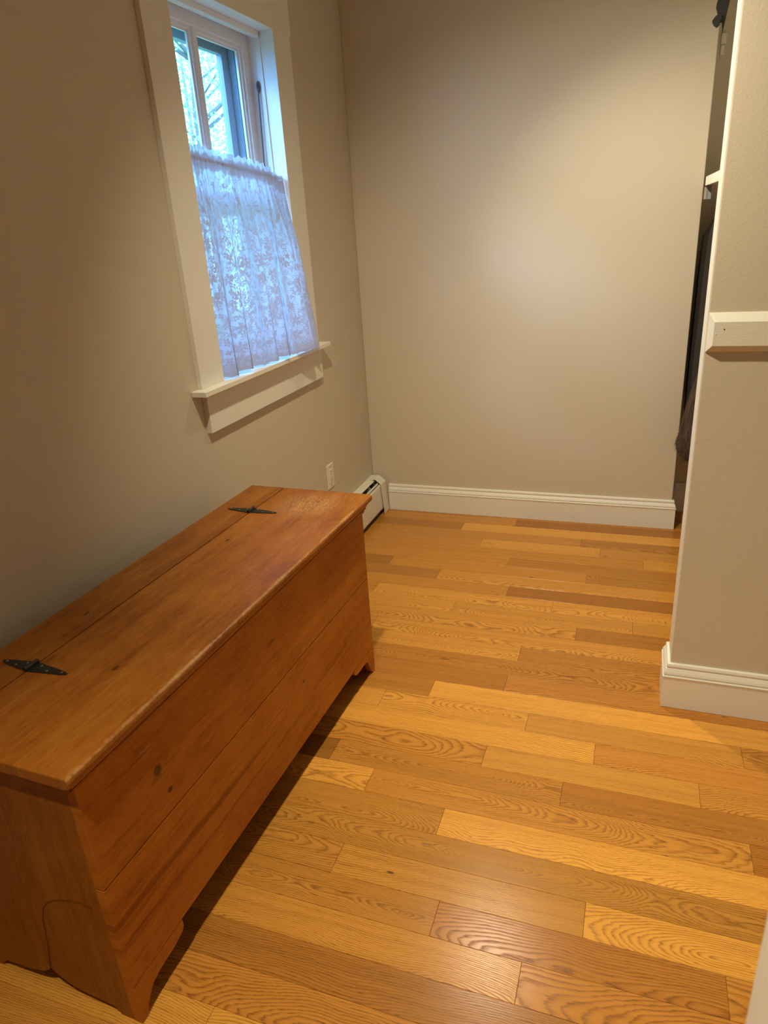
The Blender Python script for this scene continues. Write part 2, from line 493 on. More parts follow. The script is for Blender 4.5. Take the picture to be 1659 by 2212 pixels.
def empty(name, loc, label, cat, group=None, rz=0.0):
    o = bpy.data.objects.new(name, None)
    COL.objects.link(o)
    o.empty_display_size = 0.1
    o.location = loc; o.rotation_euler = (0, 0, rz)
    o['label'] = label; o['category'] = cat
    if group: o['group'] = group
    return o

def tag(o, label, cat, group=None):
    o['label'] = label; o['category'] = cat
    if group: o['group'] = group
    return o

def struct(o, label, cat):
    o['kind'] = 'structure'; o['label'] = label; o['category'] = cat
    return o

# ------------------------------------------------------------------ room shell
XW, YB, CEIL = -1.385, 3.52, 2.56
XR = 1.25                       # far right side of the front room
WY0, WY1, WZ0, WZ1 = 2.116, 2.787, 1.022, 2.215     # window opening

bm = bmesh.new()
XO = XW - 0.20
box(bm, XO, XW, -1.6, WY0, 0, CEIL)
box(bm, XO, XW, WY1, 3.90, 0, CEIL)
box(bm, XO, XW, WY0, WY1, 0, WZ0)
box(bm, XO, XW, WY0, WY1, WZ1, CEIL)
bmesh.ops.remove_doubles(bm, verts=bm.verts[:], dist=1e-5)
struct(link('wall_left', bm, M_WALL), 'beige painted wall with the curtained window', 'wall')

bm = bmesh.new()
box(bm, XW, 0.213, YB, 3.77, 0, CEIL)
struct(link('wall_back', bm, M_WALL, bevel=0.003), 'beige painted far wall of the nook, ending at the closet', 'wall')
struct(link('wall_closet_back', B(0.213, 1.25, 3.77, 3.90, 0, CEIL), M_WALL), 'beige wall at the back of the dark closet', 'wall')
struct(link('wall_closet_right', B(0.90, 1.0, 2.165, 3.77, 0, CEIL), M_WALL), 'beige wall on the far side of the closet', 'wall')
struct(link('wall_right', B(0.167, 1.25, 2.05, 2.165, 0, CEIL), M_WALL, bevel=0.0025), 'beige plaster partition on the right with a white rail', 'wall')
struct(link('wall_side', B(XR, XR + 0.1, -1.6, 2.05, 0, CEIL), M_WALL), 'beige wall of the front room', 'wall')
struct(link('wall_rear', B(XO, XR + 0.1, -1.7, -1.6, 0, CEIL), M_WALL), 'beige wall behind the viewer', 'wall')
struct(link('ceiling', B(XO, XR + 0.1, -1.7, 3.9, CEIL, CEIL + 0.1), M_CEIL), 'off white ceiling above the nook', 'ceiling')
# near doorway jamb at the right edge of view
struct(link('door_1', B(0.1385, 1.25, 0.38, 0.50, 0, 2.1), M_TRIM, bevel=0.003), 'out of focus cream door jamb at the lower right corner', 'door jamb')

# ------------------------------------------------------------------ floor of oak strips
floor = link('floor', B(XO, XR + 0.1, -1.7, 3.9, -0.05, -0.008), M_GAP)
struct(floor, 'honey coloured oak strip floor', 'floor')
PW, Y0 = 0.0937, 1.985
XL, XRR = XW, XR
joints = {15: [-0.552], 14: [-0.82], 13: [-0.20], 12: [-0.682, -0.104], 11: [0.09], 10: [-0.51], 9: [-1.066, -0.147],
          8: [-0.803], 7: [-0.465], 6: [-1.046, -0.263], 5: [-0.662, 0.055], 4: [-0.151], 3: [-0.95], 2: [-0.339], 1: [-0.9, 0.4],
          0: [-0.357], -1: [-0.60], -2: [-0.752, -0.255, 0.371], -3: [-0.04], -4: [-0.356, 0.245], -5: [-0.811, -0.117],
          -6: [-0.66, 0.353], -7: [-0.418], -8: [-1.1, 0.6], -9: [-0.644, -0.026], -10: [-0.357, 0.265], -11: [-0.147],
          -12: [-0.95, 0.7], -13: [-1.0, 0.55], -14: [-0.748], -15: [-0.5], 16: [-0.9]}
# (tone, hue 0 yellow..1 red, cathedral 0 straight..1 arched) per board, left to right
tones = {16: [(.92, .6, .3), (.92, .6, .4)],
         15: [(.98, .5, .4), (.80, .95, .3)], 14: [(.84, .6, .5), (1.16, .15, .2)], 13: [(.96, .5, .9), (.86, .6, .6)],
         12: [(.98, .5, .3), (1.10, .25, .8), (.98, .4, .3)], 11: [(.97, .55, .5), (1.06, .35, .3)],
         10: [(.98, .5, .8), (.88, .6, .5)], 9: [(.78, .6, .5), (.98, .5, .4), (.86, .55, 1.)],
         8: [(.84, .6, .3), (1.04, .4, .7)], 7: [(.95, .5, .3), (.78, .85, .2)], 6: [(.9, .5, .4), (1.08, .3, .9), (1.08, .3, .9)],
         5: [(1.04, .35, .8), (1.0, .45, .9), (.98, .5, .4)], 4: [(1.0, .45, .9), (.82, .75, .3)], 3: [(.95, .5, .7), (1.02, .4, .6)],
         2: [(1.04, .35, .9), (.86, .7, .8)], 1: [(.9, .6, .6), (.86, .7, 1.), (.9, .6, .5)], 0: [(.84, .75, .4), (.92, .7, .6)],
         -1: [(.86, .55, .2), (1.20, .15, .15)], -2: [(1.10, .25, .9), (1.08, .25, 1.), (1.0, .3, .6), (.94, .5, 1.)],
         -3: [(1.16, .15, .1), (1.02, .55, .6)], -4: [(.96, .5, 1.), (1.04, .2, .3), (1.0, .5, .7)],
         -5: [(.70, .6, .4), (.92, .5, 1.), (.86, .7, .9)], -6: [(1.16, .2, .7), (1.0, .45, 1.), (.86, .95, .2)],
         -7: [(.92, .35, .7), (1.24, .1, .5)], -8: [(.9, .3, .8), (.90, .3, .9), (.9, .3, .8)],
         -9: [(.92, .4, 1.), (1.0, .25, .15), (1.20, .12, .8)], -10: [(.94, .4, .9), (.90, .75, .7), (.98, .5, .8)],
         -11: [(1.05, .3, .8), (1.0, .6, .9)], -12: [(.84, .6, .3), (.84, .6, .4), (.9, .6, .5)],
         -13: [(1.0, .55, .6), (1.0, .6, .8), (1.0, .5, .5)], -14: [(1.16, .15, .3), (1.16, .15, .4)], -15: [(1.1, .3, .4), (1.0, .3, .6)]}
G = 0.0003
for k in range(-39, 20):
    ya, yb_ = Y0 + k * PW, Y0 + (k + 1) * PW
    if k == -39: ya = max(ya, -1.6)
    js = joints.get(k)
    if js is None:
        js = [-0.9 + rnd.random() * 0.7, 0.2 + rnd.random() * 0.6]
    xs = [XL] + sorted(js) + [XRR]
    if k >= 17: xs = [0.18, 0.90]
    if k == 16: xs = [XL, -0.9, 0.90]
    tl_ = tones.get(k)
    for i in range(len(xs) - 1):
        x0, x1 = xs[i] + G, xs[i + 1] - G
        cx, cy = (x0 + x1) / 2, (ya + yb_) / 2
        hx, hy = (x1 - x0) / 2, PW / 2 - G
        if k >= 19: hy = PW / 2 - G
        bm = bmesh.new()
        e = 0.0005
        lo = [(-hx, -hy), (hx, -hy), (hx, hy), (-hx, hy)]
        hi = [(-hx + e, -hy + e), (hx - e, -hy + e), (hx - e, hy - e), (-hx + e, hy - e)]
        r0 = [bm.verts.new((a, b, -0.014)) for a, b in lo]
        r1 = [bm.verts.new((a, b, -e)) for a, b in lo]
        r2 = [bm.verts.new((a, b, 0.0)) for a, b in hi]
        for a, b in ((r0, r1), (r1, r2)):
            for q in range(4): bm.faces.new((a[q], a[(q + 1) % 4], b[(q + 1) % 4], b[q]))
        bm.faces.new(r2)
        o = link('floor_board', bm, M_OAK, floor)
        o.location = (cx, cy, 0)
        tn = tl_[i] if tl_ and i < len(tl_) else (0.84 + rnd.random() * 0.32, 0.2 + rnd.random() * 0.5, rnd.random())
        o.color = (tn[0], tn[1], tn[2], 1)

# ------------------------------------------------------------------ baseboards
def base_profiles(zt):
    s = zt / 0.153
    board = [(0, 0), (0.0175, 0), (0.0185, 0.001), (0.0185, 0.1085 * s), (0, 0.1085 * s)]
    cap = [(0, 0.1085 * s), (0.0200, 0.1085 * s), (0.0212, 0.1105 * s), (0.0212, 0.1130 * s), (0.0195, 0.1150 * s), (0.0165, 0.1155 * s),
           (0.0165, 0.1180 * s), (0.0185, 0.1195 * s), (0.0185, 0.1215 * s), (0.0165, 0.1275 * s), (0.0135, 0.1330 * s), (0.0115, 0.1370 * s), (0.0085, 0.1375 * s),
           (0.0085, 0.1405 * s), (0.0108, 0.1420 * s), (0.0112, 0.1450 * s), (0.0090, 0.1515 * s), (0.0060, 0.153 * s), (0, 0.153 * s)]
    return board, cap
def baseboard(name, path, zt, label):
    b, c = base_profiles(zt)
    o = link(name, sweep_plan(path, b), M_TRIM)
    struct(o, label, 'baseboard')
    link('cap_moulding', sweep_plan(path, c), M_TRIM, o)
    return o
baseboard('baseboard_back', [(0.213, 3.75), (0.213, YB), (-1.288, YB)], 0.152, 'cream moulded baseboard along the far wall')
baseboard('baseboard_right', [(1.25, 2.05), (0.167, 2.05), (0.167, 2.165), (0.90, 2.165)], 0.161, 'cream moulded baseboard wrapping the right partition')
baseboard('baseboard_closet', [(0.90, 3.77), (0.235, 3.77)], 0.161, 'cream baseboard deep inside the dark closet')

struct(link('lit_edge_strip', B(0.1656, 0.1671, 2.0525, 2.1635, 0.161, CEIL - 0.001), M_TRIM), 'pale strip giving the right partition end its lit look', 'trim')  # lighter paint stands in for the light on the partition end
# chamfered rail on the partition: bevelled on all edges
bm = bmesh.new()
xa, xb_, za, zb = 0.1685, 1.24, 1.143, 1.244
cz1, cz2, cx1, pr = 0.018, 0.022, 0.0135, 0.021
back = [(xa, za), (xb_, za), (xb_, zb), (xa, zb)]
front = [(xa + cx1, za + cz1), (xb_, za + cz1), (xb_, zb - cz2), (xa + cx1, zb - cz2)]
r0 = [bm.verts.new((x, 2.0505, z)) for x, z in back]
r1 = [bm.verts.new((x, 2.0475, z)) for x, z in back]
r2 = [bm.verts.new((x, 2.05 - pr, z)) for x, z in front]
for a, b in ((r0, r1), (r1, r2)):
    for q in range(4): bm.faces.new((a[q], a[(q + 1) % 4], b[(q + 1) % 4], b[q]))
bm.faces.new(r2)
rail = link('trim_1', finish(bm), M_GRAINTRIM)
struct(rail, 'cream bevelled rail across the right partition', 'rail')
for nx, nz in ((0.2065, 1.2035), (0.1875, 1.1915)):
    bm = bmesh.new()
    bmesh.ops.create_cone(bm, cap_ends=True, segments=10, radius1=0.0016, radius2=0.0016, depth=0.0012)
    bmesh.ops.transform(bm, matrix=Matrix.Translation((nx, 2.05 - pr - 0.0002, nz)) @ Matrix.Rotation(PI / 2, 4, 'X'), verts=bm.verts[:])
    link('nail_hole', bm, M_SLOT if nx > 0.2 else M_TRIM, rail)

# ------------------------------------------------------------------ window
win = bpy.data.objects.new('window_1', None)
COL.objects.link(win)
win.location = (XW, 2.4515, 1.022)
struct(win, 'white painted window in the left wall with a short lace curtain', 'window')
WIN_INV = Matrix.Translation((-XW, -2.4515, -1.022))
def wpart(name, bm, mat, parent=None, bevel=0.0012, smooth=False):
    if parent is None or parent is win:
        bmesh.ops.transform(bm, matrix=WIN_INV, verts=bm.verts[:])
        return link(name, bm, mat, win, smooth, bevel)
    bmesh.ops.transform(bm, matrix=WIN_INV, verts=bm.verts[:])
    return link(name, bm, mat, parent, smooth, bevel)
F = XW + 0.018
wpart('casing', B(XW, F, 1.975, 2.116, 1.040, 2.355), M_TRIM)
wpart('casing', B(XW, F, 2.787, 2.928, 1.040, 2.355), M_TRIM)
wpart('casing', B(XW, F + 0.001, 1.965, 2.938, 2.215, 2.36), M_TRIM)
# stool: nosing over the wall plus the part running back into the reveal
wpart('window_sill', B(XW, XW + 0.058, 1.933, 2.966, 1.0215, 1.040), M_TRIM, bevel=0.002)
wpart('sill_board', B(XW - 0.12, XW + 0.001, WY0, WY1, 1.0215, 1.0395), M_WINDOW)
wpart('apron', B(XW, XW + 0.020, 1.990, 2.937, 0.883, 1.0215), M_TRIM)
# reveal linings
JX = XW - 0.06
wpart('jamb', B(XW - 0.12, F - 0.0005, WY1 - 0.0005, WY1 + 0.02, 1.04, 2.215), M_WINDOW)
wpart('jamb', B(XW - 0.12, F - 0.0005, WY0 - 0.02, WY0 + 0.0005, 1.04, 2.215), M_WINDOW)
wpart('jamb', B(XW - 0.12, F - 0.0005, WY0, WY1, 2.2145, 2.235), M_WINDOW)
# inner stop strips
wpart('stop', B(-1.447, -1.425, 2.7815, WY1, 1.04, 2.2145), M_WINDOW)
wpart('stop', B(-1.447, -1.425, WY0, 2.1215, 1.04, 2.2145), M_WINDOW)
wpart('stop', B(-1.452, -1.425, WY0, WY1, 2.196, 2.2145), M_WINDOW)
# sash
SX0, SX1 = -1.513, -1.478
sash = wpart('sash', B(SX0, SX1, 2.738, 2.787, 1.04, 2.2145), M_WINDOW)
sp = lambda nm, bm, mat, bev=0.0012: wpart(nm, bm, mat, sash, bev)
sp('stile', B(SX0, SX1, WY0, 2.165, 1.04, 2.2145), M_WINDOW)
sp('top_rail', B(SX0, SX1, 2.165, 2.738, 2.168, 2.2145), M_WINDOW)
sp('bottom_rail', B(SX0, SX1, 2.165, 2.738, 1.04, 1.115), M_WINDOW)
sp('meeting_rail', B(SX0, SX1 + 0.006, 2.165, 2.738, 1.60, 1.645), M_WINDOW)
MY = 2.4225
for z0, z1 in ((1.645, 2.168), (1.115, 1.60)):
    sp('muntin', B(SX0 + 0.004, SX1 - 0.003, MY - 0.010, MY + 0.010, z0, z1), M_WINDOW)
    for ya, yb_ in ((2.165, MY - 0.010), (MY + 0.010, 2.738)):
        # stepped inner moulding round each pane
        bm = bmesh.new()
        w = 0.011
        for st, (xa_, xb2) in enumerate(((SX0 + 0.010, SX1 - 0.008), (SX0 + 0.013, SX1 - 0.015))):
            ww = w if st == 0 else w * 1.75
            o_ = 0 if st == 0 else w
            box(bm, xa_, xb2, ya + o_, ya + ww, z0 + o_, z1 - o_)
            box(bm, xa_, xb2, yb_ - ww, yb_ - o_, z0 + o_, z1 - o_)
            box(bm, xa_, xb2, ya + ww, yb_ - ww, z0 + o_, z0 + ww)
            box(bm, xa_, xb2, ya + ww, yb_ - ww, z1 - ww, z1 - o_)
        sp('glazing_bead', bm, M_WINDOW, 0.0)
        sp('glass_pane', B(-1.500, -1.497, ya + 0.004, yb_ - 0.004, z0 + 0.004, z1 - 0.004), M_GLASS, 0.0)
# storm window outside
st = wpart('storm_window', B(-1.572, -1.548, 2.700, 2.787, 1.03, 2.215), M_STORM)
spp = lambda nm, bm, mat: wpart(nm, bm, mat, st, 0.001)
spp('storm_rail', B(-1.572, -1.548, WY0, 2.205, 1.03, 2.215), M_STORM)
spp('storm_rail', B(-1.572, -1.548, 2.205, 2.700, 2.142, 2.215), M_STORM)
spp('storm_rail', B(-1.572, -1.548, 2.205, 2.700, 1.03, 1.10), M_STORM)
spp('storm_rail', B(-1.566, -1.552, 2.205, 2.700, 1.610, 1.640), M_STORM)
spp('storm_track', B(-1.546, -1.520, 2.745, 2.787, 1.04, 2.215), M_STORM)
spp('storm_pane', B(-1.561, -1.559, 2.206, 2.699, 1.101, 2.141), M_GLASS)
# sash pulley and cord on the right jamb
bm = bmesh.new()
prof = [(0.0075 * math.cos(a), (0.020 * math.sin(a))) for a in [2 * PI * i / 20 for i in range(20)]]
prism(bm, prof, lambda p, q, s: (-1.4485 + 0.0 + p, s, 2.035 + q), 2.7745, 2.787)
bm2 = bmesh.new()
wpart('pulley_plate', bm, M_CORD, bevel=0.0)
prof = [(0.004 * math.cos(a), (0.014 * math.sin(a))) for a in [2 * PI * i / 16 for i in range(16)]]
prism(bm2, prof, lambda p, q, s: (-1.4475 + p, s, 2.037 + q), 2.7738, 2.7760)
wpart('pulley_slot', bm2, M_SLOT, bevel=0.0)
bm = bmesh.new()
tube(bm, [(-1.4475, 2.7735, 2.03), (-1.449, 2.7715, 2.0), (-1.452, 2.771, 1.9), (-1.458, 2.771, 1.75), (-1.46, 2.771, 1.66)], 0.003, 8)
wpart('sash_cord', bm, M_CORD, bevel=0.0, smooth=True)

# ------------------------------------------------------------------ curtain rod and lace curtain
bm = bmesh.new()
tube(bm, [(-1.398, WY0 + 0.001, 1.758), (-1.398, WY1 - 0.001, 1.712)], 0.0055, 12)
rod = tag(link('curtain_rod', bm, M_ROD, None, True), 'slim white tension rod threaded through the lace curtain heading', 'curtain rod')

def sm(x):
    x = max(0.0, min(1.0, x)); return x * x * (3 - 2 * x)
def curtain():
    bm = bmesh.new()
    uvl = bm.loops.layers.uv.new('UVMap')
    NU, NV = 330, 120
    ph = [rnd.random() * 6.28 for _ in range(8)]
    grid = []
    Htot = 0.745
    for j in range(NV + 1):
        v = j / NV
        row = []
        for i in range(NU + 1):
            u = i / NU
            yt = WY0 + 0.006 + u * (WY1 - WY0 - 0.012)
            rodz = 1.758 + (1.712 - 1.758) * (yt - WY0) / (WY1 - WY0)
            ztop = rodz + 0.034 + 0.004 * math.sin(u * 95 + ph[0]) + 0.003 * math.sin(u * 210 + ph[1]) - 0.03 * sm((u - 0.72) / 0.28)
            # right lower corner is pulled forward over the sill
            zhem = 1.0495 + 0.006 * math.sin(u * 19 + ph[2]) - 0.024 * sm((u - 0.86) / 0.10)
            zhem += 0.0035 * abs(math.sin(u * 42 * PI / 2))
            # sag of right heading
            z = ztop + (zhem - ztop) * v
            uw = u + 0.035 * math.sin(u * 7.3 + ph[3]) + 0.018 * math.sin(u * 17.0 + ph[5]) + (0.030 * math.sin(u * 5.0 + ph[6]) + 0.014 * math.sin(u * 13.0 + ph[7])) * v
            th = uw * 2 * PI * 6.3 + ph[4]
            fa = 0.62 + 0.38 * math.sin(u * 11.0 + ph[2]) * math.cos(v * 1.6 + u * 4)
            lowf = math.sin(th) * fa
            low2 = math.sin(u * 2 * PI * 3.1 + ph[5])
            hi_ = math.sin(u * 2 * PI * 24 + 1.3 * math.sin(u * 31) + ph[6])
            hi2 = math.sin(u * 2 * PI * 41 + ph[7])
            body = sm((v - 0.06) / 0.35)
            amp_low = 0.002 + 0.034 * body * (0.6 + 0.4 * v)
            amp_hi = 0.0055 * (1 - sm((v - 0.05) / 0.45)) + 0.0006
            fwd = 0.008 + v * (0.006 + 0.060 * sm((u - 0.15) / 0.85))
            x = -1.3985 + fwd + (amp_low * (lowf * 0.8 + 0.2 * low2 + 0.75)) + amp_hi * (hi_ * 0.7 + hi2 * 0.4)
            # pocket round the rod
            d = (z - (rodz)) / 0.016
            if abs(d) < 1: x = max(x, -1.3985 + 0.0075 + amp_hi * 0.5 * hi_ + 0.004 * (1 - d * d))
            # heading stands up behind a little
            yy = yt + 0.0150 * fa * body * math.sin(2 * th) * (0.45 + 0.55 * v) * sm(u / 0.06) * sm((1 - u) / 0.05)
            yy = min(max(yy, WY0 + 0.002), WY1 - 0.003)
            yy += 0.028 * sm((u - 0.8) / 0.2) * sm((v - 0.45) / 0.55) if x > -1.362 else 0.0
            row.append((bm.verts.new((x, yy, z)), u * 1.15, (1 - v) * Htot))
        grid.append(row)
    for j in range(NV):
        for i in range(NU):
            q = (grid[j][i], grid[j + 1][i], grid[j + 1][i + 1], grid[j][i + 1])
            f = bm.faces.new([a[0] for a in q])
            f.smooth = True
            for lp, a in zip(f.loops, q): lp[uvl].uv = (a[1], a[2])
    return bm
cur = tag(link('lace_curtain', curtain(), M_LACE, None, True), 'white floral lace cafe curtain with gathered heading across the lower window', 'curtain')

# ------------------------------------------------------------------ wall outlet
ou = empty('wall_outlet', (XW, 2.945, 0.394), 'white duplex wall outlet above the right end of the wooden chest', 'outlet')
link('cover_plate', B(0, 0.006, -0.037, 0.037, -0.060, 0.060), M_PLASTIC, ou, bevel=0.0022, segs=3)
ins = link('receptacle', B(0.005, 0.0085, -0.017, 0.017, -0.034, 0.034), M_PLASTIC, ou, bevel=0.001)
for zc in (0.018, -0.018):
    for yc, hh in ((-0.0065, 0.0045), (0.0065, 0.0035)):
        link('slot', B(0.0082, 0.0088, yc - 0.0011, yc + 0.0011, zc + 0.003 - hh, zc + 0.003 + hh), M_SLOT, ins)
    bm = bmesh.new()
    bmesh.ops.create_cone(bm, cap_ends=True, segments=12, radius1=0.0026, radius2=0.0026, depth=0.0006)
    bmesh.ops.transform(bm, matrix=Matrix.Translation((0.0086, 0, zc - 0.008)) @ Matrix.Rotation(PI / 2, 4, 'Y'), verts=bm.verts[:])
    link('slot', bm, M_SLOT, ins)
for zc in (0.048, -0.048):
    bm = bmesh.new()
    bmesh.ops.create_cone(bm, cap_ends=True, segments=12, radius1=0.0032, radius2=0.0026, depth=0.001)
    bmesh.ops.transform(bm, matrix=Matrix.Translation((0.0064, 0, zc)) @ Matrix.Rotation(PI / 2, 4, 'Y'), verts=bm.verts[:])
    link('screw', bm, M_SCREW, ou)

# ------------------------------------------------------------------ baseboard heater
HY0, HY1 = 1.15, 3.497
he = empty('baseboard_heater', (XW, (HY0 + HY1) / 2, 0), 'cream metal baseboard heater along the left wall behind the chest', 'heater')
cyh = (HY0 + HY1) / 2
def hpart(name, prof, y0, y1, mat, bev=0.0012):
    bm = bmesh.new()
    prism(bm, prof, lambda p, q, s: (p, s, q), y0 - cyh, y1 - cyh)
    return link(name, bm, mat, he, bevel=bev)
# back panel with folded top
hpart('back_panel', [(0, 0.03), (0.003, 0.03), (0.003, 0.196), (0.030, 0.196), (0.041, 0.1925), (0.0415, 0.1945), (0.031, 0.1995), (0.004, 0.2035), (0.0, 0.2035)], HY0, HY1 - 0.01, M_METALWHITE, 0.0)
# front cover
hpart('front_panel', [(0.0795, 0.034), (0.083, 0.034), (0.0845, 0.040), (0.0775, 0.168), (0.0715, 0.1775), (0.0695, 0.176), (0.0745, 0.166), (0.0815, 0.044)], HY0, HY1 - 0.06, M_METALWHITE, 0.0)
# damper vane between slots
hpart('damper', [(0.0575, 0.1835), (0.0605, 0.1825), (0.0640, 0.176), (0.0625, 0.175), (0.0585, 0.180)], HY0, HY1 - 0.066, M_METALWHITE, 0.0)
hpart('inner_shadow_box', [(0.004, 0.012), (0.074, 0.012), (0.074, 0.150), (0.056, 0.150), (0.004, 0.150)], HY0, HY1 - 0.02, M_HEATERDARK, 0.0)  # solid near-black box standing in for the shade inside the heater
hpart('bracket', [(0.003, 0.150), (0.056, 0.150), (0.058, 0.178), (0.040, 0.190), (0.003, 0.190)], HY1 - 0.155, HY1 - 0.152, M_FIN, 0.0)
hpart('bracket', [(0.003, 0.150), (0.056, 0.150), (0.058, 0.178), (0.040, 0.190), (0.003, 0.190)], HY1 - 0.095, HY1 - 0.070, M_HEATERDARK, 0.0)
# end cap sleeve: top, slope, front
hpart('end_cap', [(0, 0.200), (0.048, 0.2035), (0.081, 0.175), (0.0925, 0.003), (0.0955, 0.003), (0.0845, 0.1785), (0.0495, 0.2085), (0, 0.2065)], HY1 - 0.072, HY1, M_METALWHITE, 0.001)
hpart('end_plate', [(0, 0.003), (0.0925, 0.003), (0.081, 0.175), (0.048, 0.2035), (0, 0.200)], HY1 - 0.003, HY1, M_METALWHITE, 0.0)
hpart('end_plate', [(0, 0.003), (0.0925, 0.003), (0.081, 0.175), (0.048, 0.2035), (0, 0.200)], HY0 - 0.003, HY0, M_METALWHITE, 0.0)
link('screw', B(0.0815, 0.0845, HY1 - 0.078 - cyh, HY1 - 0.073 - cyh, 0.030, 0.034), M_FIN, he)

# ------------------------------------------------------------------ blanket chest
TH = math.radians(1.85)
ch = empty('blanket_chest', (-0.874, 0.691, 0), 'old orange brown pine blanket chest with iron strap hinges along the left wall', 'chest', rz=-TH)
L = 1.303          # length along local y; local x is outwards from the front
D = -0.440
TB = 0.022
M_TOP = pine('pine lid', 'Y', 'X', 0.78, ((0.269, -0.128, 0.007, 2.0), (0.90, -0.26, 0.005, 2.5)), {'edge': (0.021, 0.678), 'patch': (1.215, -0.150, 0.13), 'ring': (1.03, -0.085, 0.05)})
M_TOPB = pine('pine lid back strip', 'Y', 'X', 0.68, ((0.438, -0.365, 0.006, 2.2), (0.13, -0.395, 0.030, 2.0), (1.28, -0.415, 0.004, 1.0)))
M_F1 = pine('pine front board', 'Y', 'Z', 1.04, ((0.193, 0.504, 0.0145, 1.0), (0.215, 0.434, 0.008, 1.2), (0.46, 0.541, 0.020, 1.8, 0.22), (0.675, 0.471, 0.009, 3.5, 0.3)))
M_F2 = pine('pine lower board', 'Y', 'Z', 1.1, ((0.80, 0.30, 0.005, 1.5),), stripes=(0.16, 0.33))
M_FT = pine('pine bracket foot', 'Y', 'Z', 1.14)
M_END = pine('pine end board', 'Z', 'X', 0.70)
M_MOULD = pine('pine moulding', 'Y', 'Z', 0.9)
M_EDGEG = pine('pine end moulding', 'X', 'Z', 0.8)
Z1, Z2, ZT, ZL0, ZL1 = 0.1065, 0.382, 0.634, 0.652, 0.678

def cpart(name, bm, mat, bev=0.0012, parent=None):
    return link(name, bm, mat, parent or ch, bevel=bev)
cpart('front_board', B(-TB, 0.0, 0, L, Z2 + 0.0012, ZT), M_F1, 0.0015)
cpart('front_board', B(-TB, 0.0, 0, L, Z1 + 0.0012, Z2 - 0.0012), M_F2, 0.0015)
foot = [(0, 0), (0, Z1), (0.164, Z1), (0.1655, 0.094), (0.1645, 0.085), (0.158, 0.0765), (0.148, 0.073), (0.135, 0.0695), (0.12, 0.067), (0.094, 0.0655), (0.071, 0.063),
        (0.054, 0.057), (0.043, 0.049), (0.034, 0.037), (0.028, 0.026), (0.0235, 0.014), (0.019, 0.004), (0.016, 0)]
bm = bmesh.new(); prism(bm, foot, lambda p, q, s: (s, p, q), -TB, -0.0002); cpart('bracket_foot', bm, M_FT, 0.0012)
foot2 = [(0, 0), (0, Z1), (0.170, Z1), (0.1715, 0.100), (0.168, 0.091), (0.160, 0.0835), (0.149, 0.0795), (0.130, 0.077), (0.105, 0.0775), (0.082, 0.0765), (0.062, 0.073),
         (0.051, 0.062), (0.043, 0.046), (0.034, 0.025), (0.028, 0.012), (0.019, 0.003), (0.012, 0.0)]
bm = bmesh.new(); prism(bm, foot2, lambda p, q, s: (s, L - p, q), -TB, -0.0002); cpart('bracket_foot', bm, M_FT, 0.0012)
# end boards with boot-jack cut
jack = [(-TB, 0), (-0.057, 0), (-0.0595, 0.009), (-0.070, 0.017), (-0.092, 0.0215), (-0.120, 0.0225), (-0.150, 0.025), (-0.179, 0.030), (-0.207, 0.043), (-0.223, 0.052), (-0.2335, 0.064),
        (-0.243, 0.052), (-0.262, 0.039), (-0.300, 0.0295), (-0.330, 0.0255), (-0.357, 0.024), (-0.378, 0.021), (-0.390, 0.010), (-0.394, 0.0), (D, 0), (D, ZT), (-TB, ZT)]
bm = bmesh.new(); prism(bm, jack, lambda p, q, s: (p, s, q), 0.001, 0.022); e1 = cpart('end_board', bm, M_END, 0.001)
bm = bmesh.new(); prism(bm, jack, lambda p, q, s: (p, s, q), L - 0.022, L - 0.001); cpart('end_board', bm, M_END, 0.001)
bm = bmesh.new()
arc = [(-0.045, 0.318), (-0.075, 0.323), (-0.110, 0.316), (-0.140, 0.306), (-0.165, 0.292), (-0.188, 0.268), (-0.201, 0.235), (-0.208, 0.195), (-0.216, 0.145), (-0.226, 0.10), (-0.2335, 0.066)]
tube(bm, [(a, 0.0008, b) for a, b in arc], 0.0011, 6)
link('scribe_line', bm, pine('dark scribe groove', 'Z', 'X', 0.30), e1)
cpart('back_board', B(D, D + 0.018, 0.022, L - 0.022, 0.06, ZT - 0.001), M_END, 0.001)
cpart('dark_seam_backing', B(-TB - 0.004, -TB - 0.001, 0.023, L - 0.023, 0.112, ZT - 0.002), M_SLOT, 0.0)  # hidden black slab, added so the front board seams look dark
cpart('bottom_board', B(D + 0.02, -TB - 0.0045, 0.023, L - 0.023, 0.112, 0.13), M_END, 0.001)
# moulding strips under the lid
mp = [(-0.001, 0.632), (0.0045, 0.632), (0.0085, 0.636), (0.0085, 0.6395), (0.0055, 0.6405), (0.0055, 0.6425), (0.0125, 0.646), (0.0140, 0.6515), (-0.001, 0.6515)]
bm = bmesh.new(); prism(bm, mp, lambda p, q, s: (p, s, q), -0.013, L + 0.014); cpart('lid_moulding', bm, M_MOULD, 0.0)
me_ = [(0.001, 0.620), (-0.0105, 0.620), (-0.0125, 0.624), (-0.0125, 0.640), (-0.0095, 0.6415), (-0.0095, 0.644), (-0.014, 0.646), (-0.0155, 0.6515), (0.001, 0.6515)]
bm = bmesh.new(); prism(bm, me_, lambda p, q, s: (s, p, q), D + 0.01, -0.0012); cpart('end_moulding', bm, M_EDGEG, 0.0)
bm = bmesh.new(); prism(bm, me_, lambda p, q, s: (s, L - p * 1.6, q), D + 0.01, -0.0012); cpart('end_moulding', bm, M_EDGEG, 0.0)
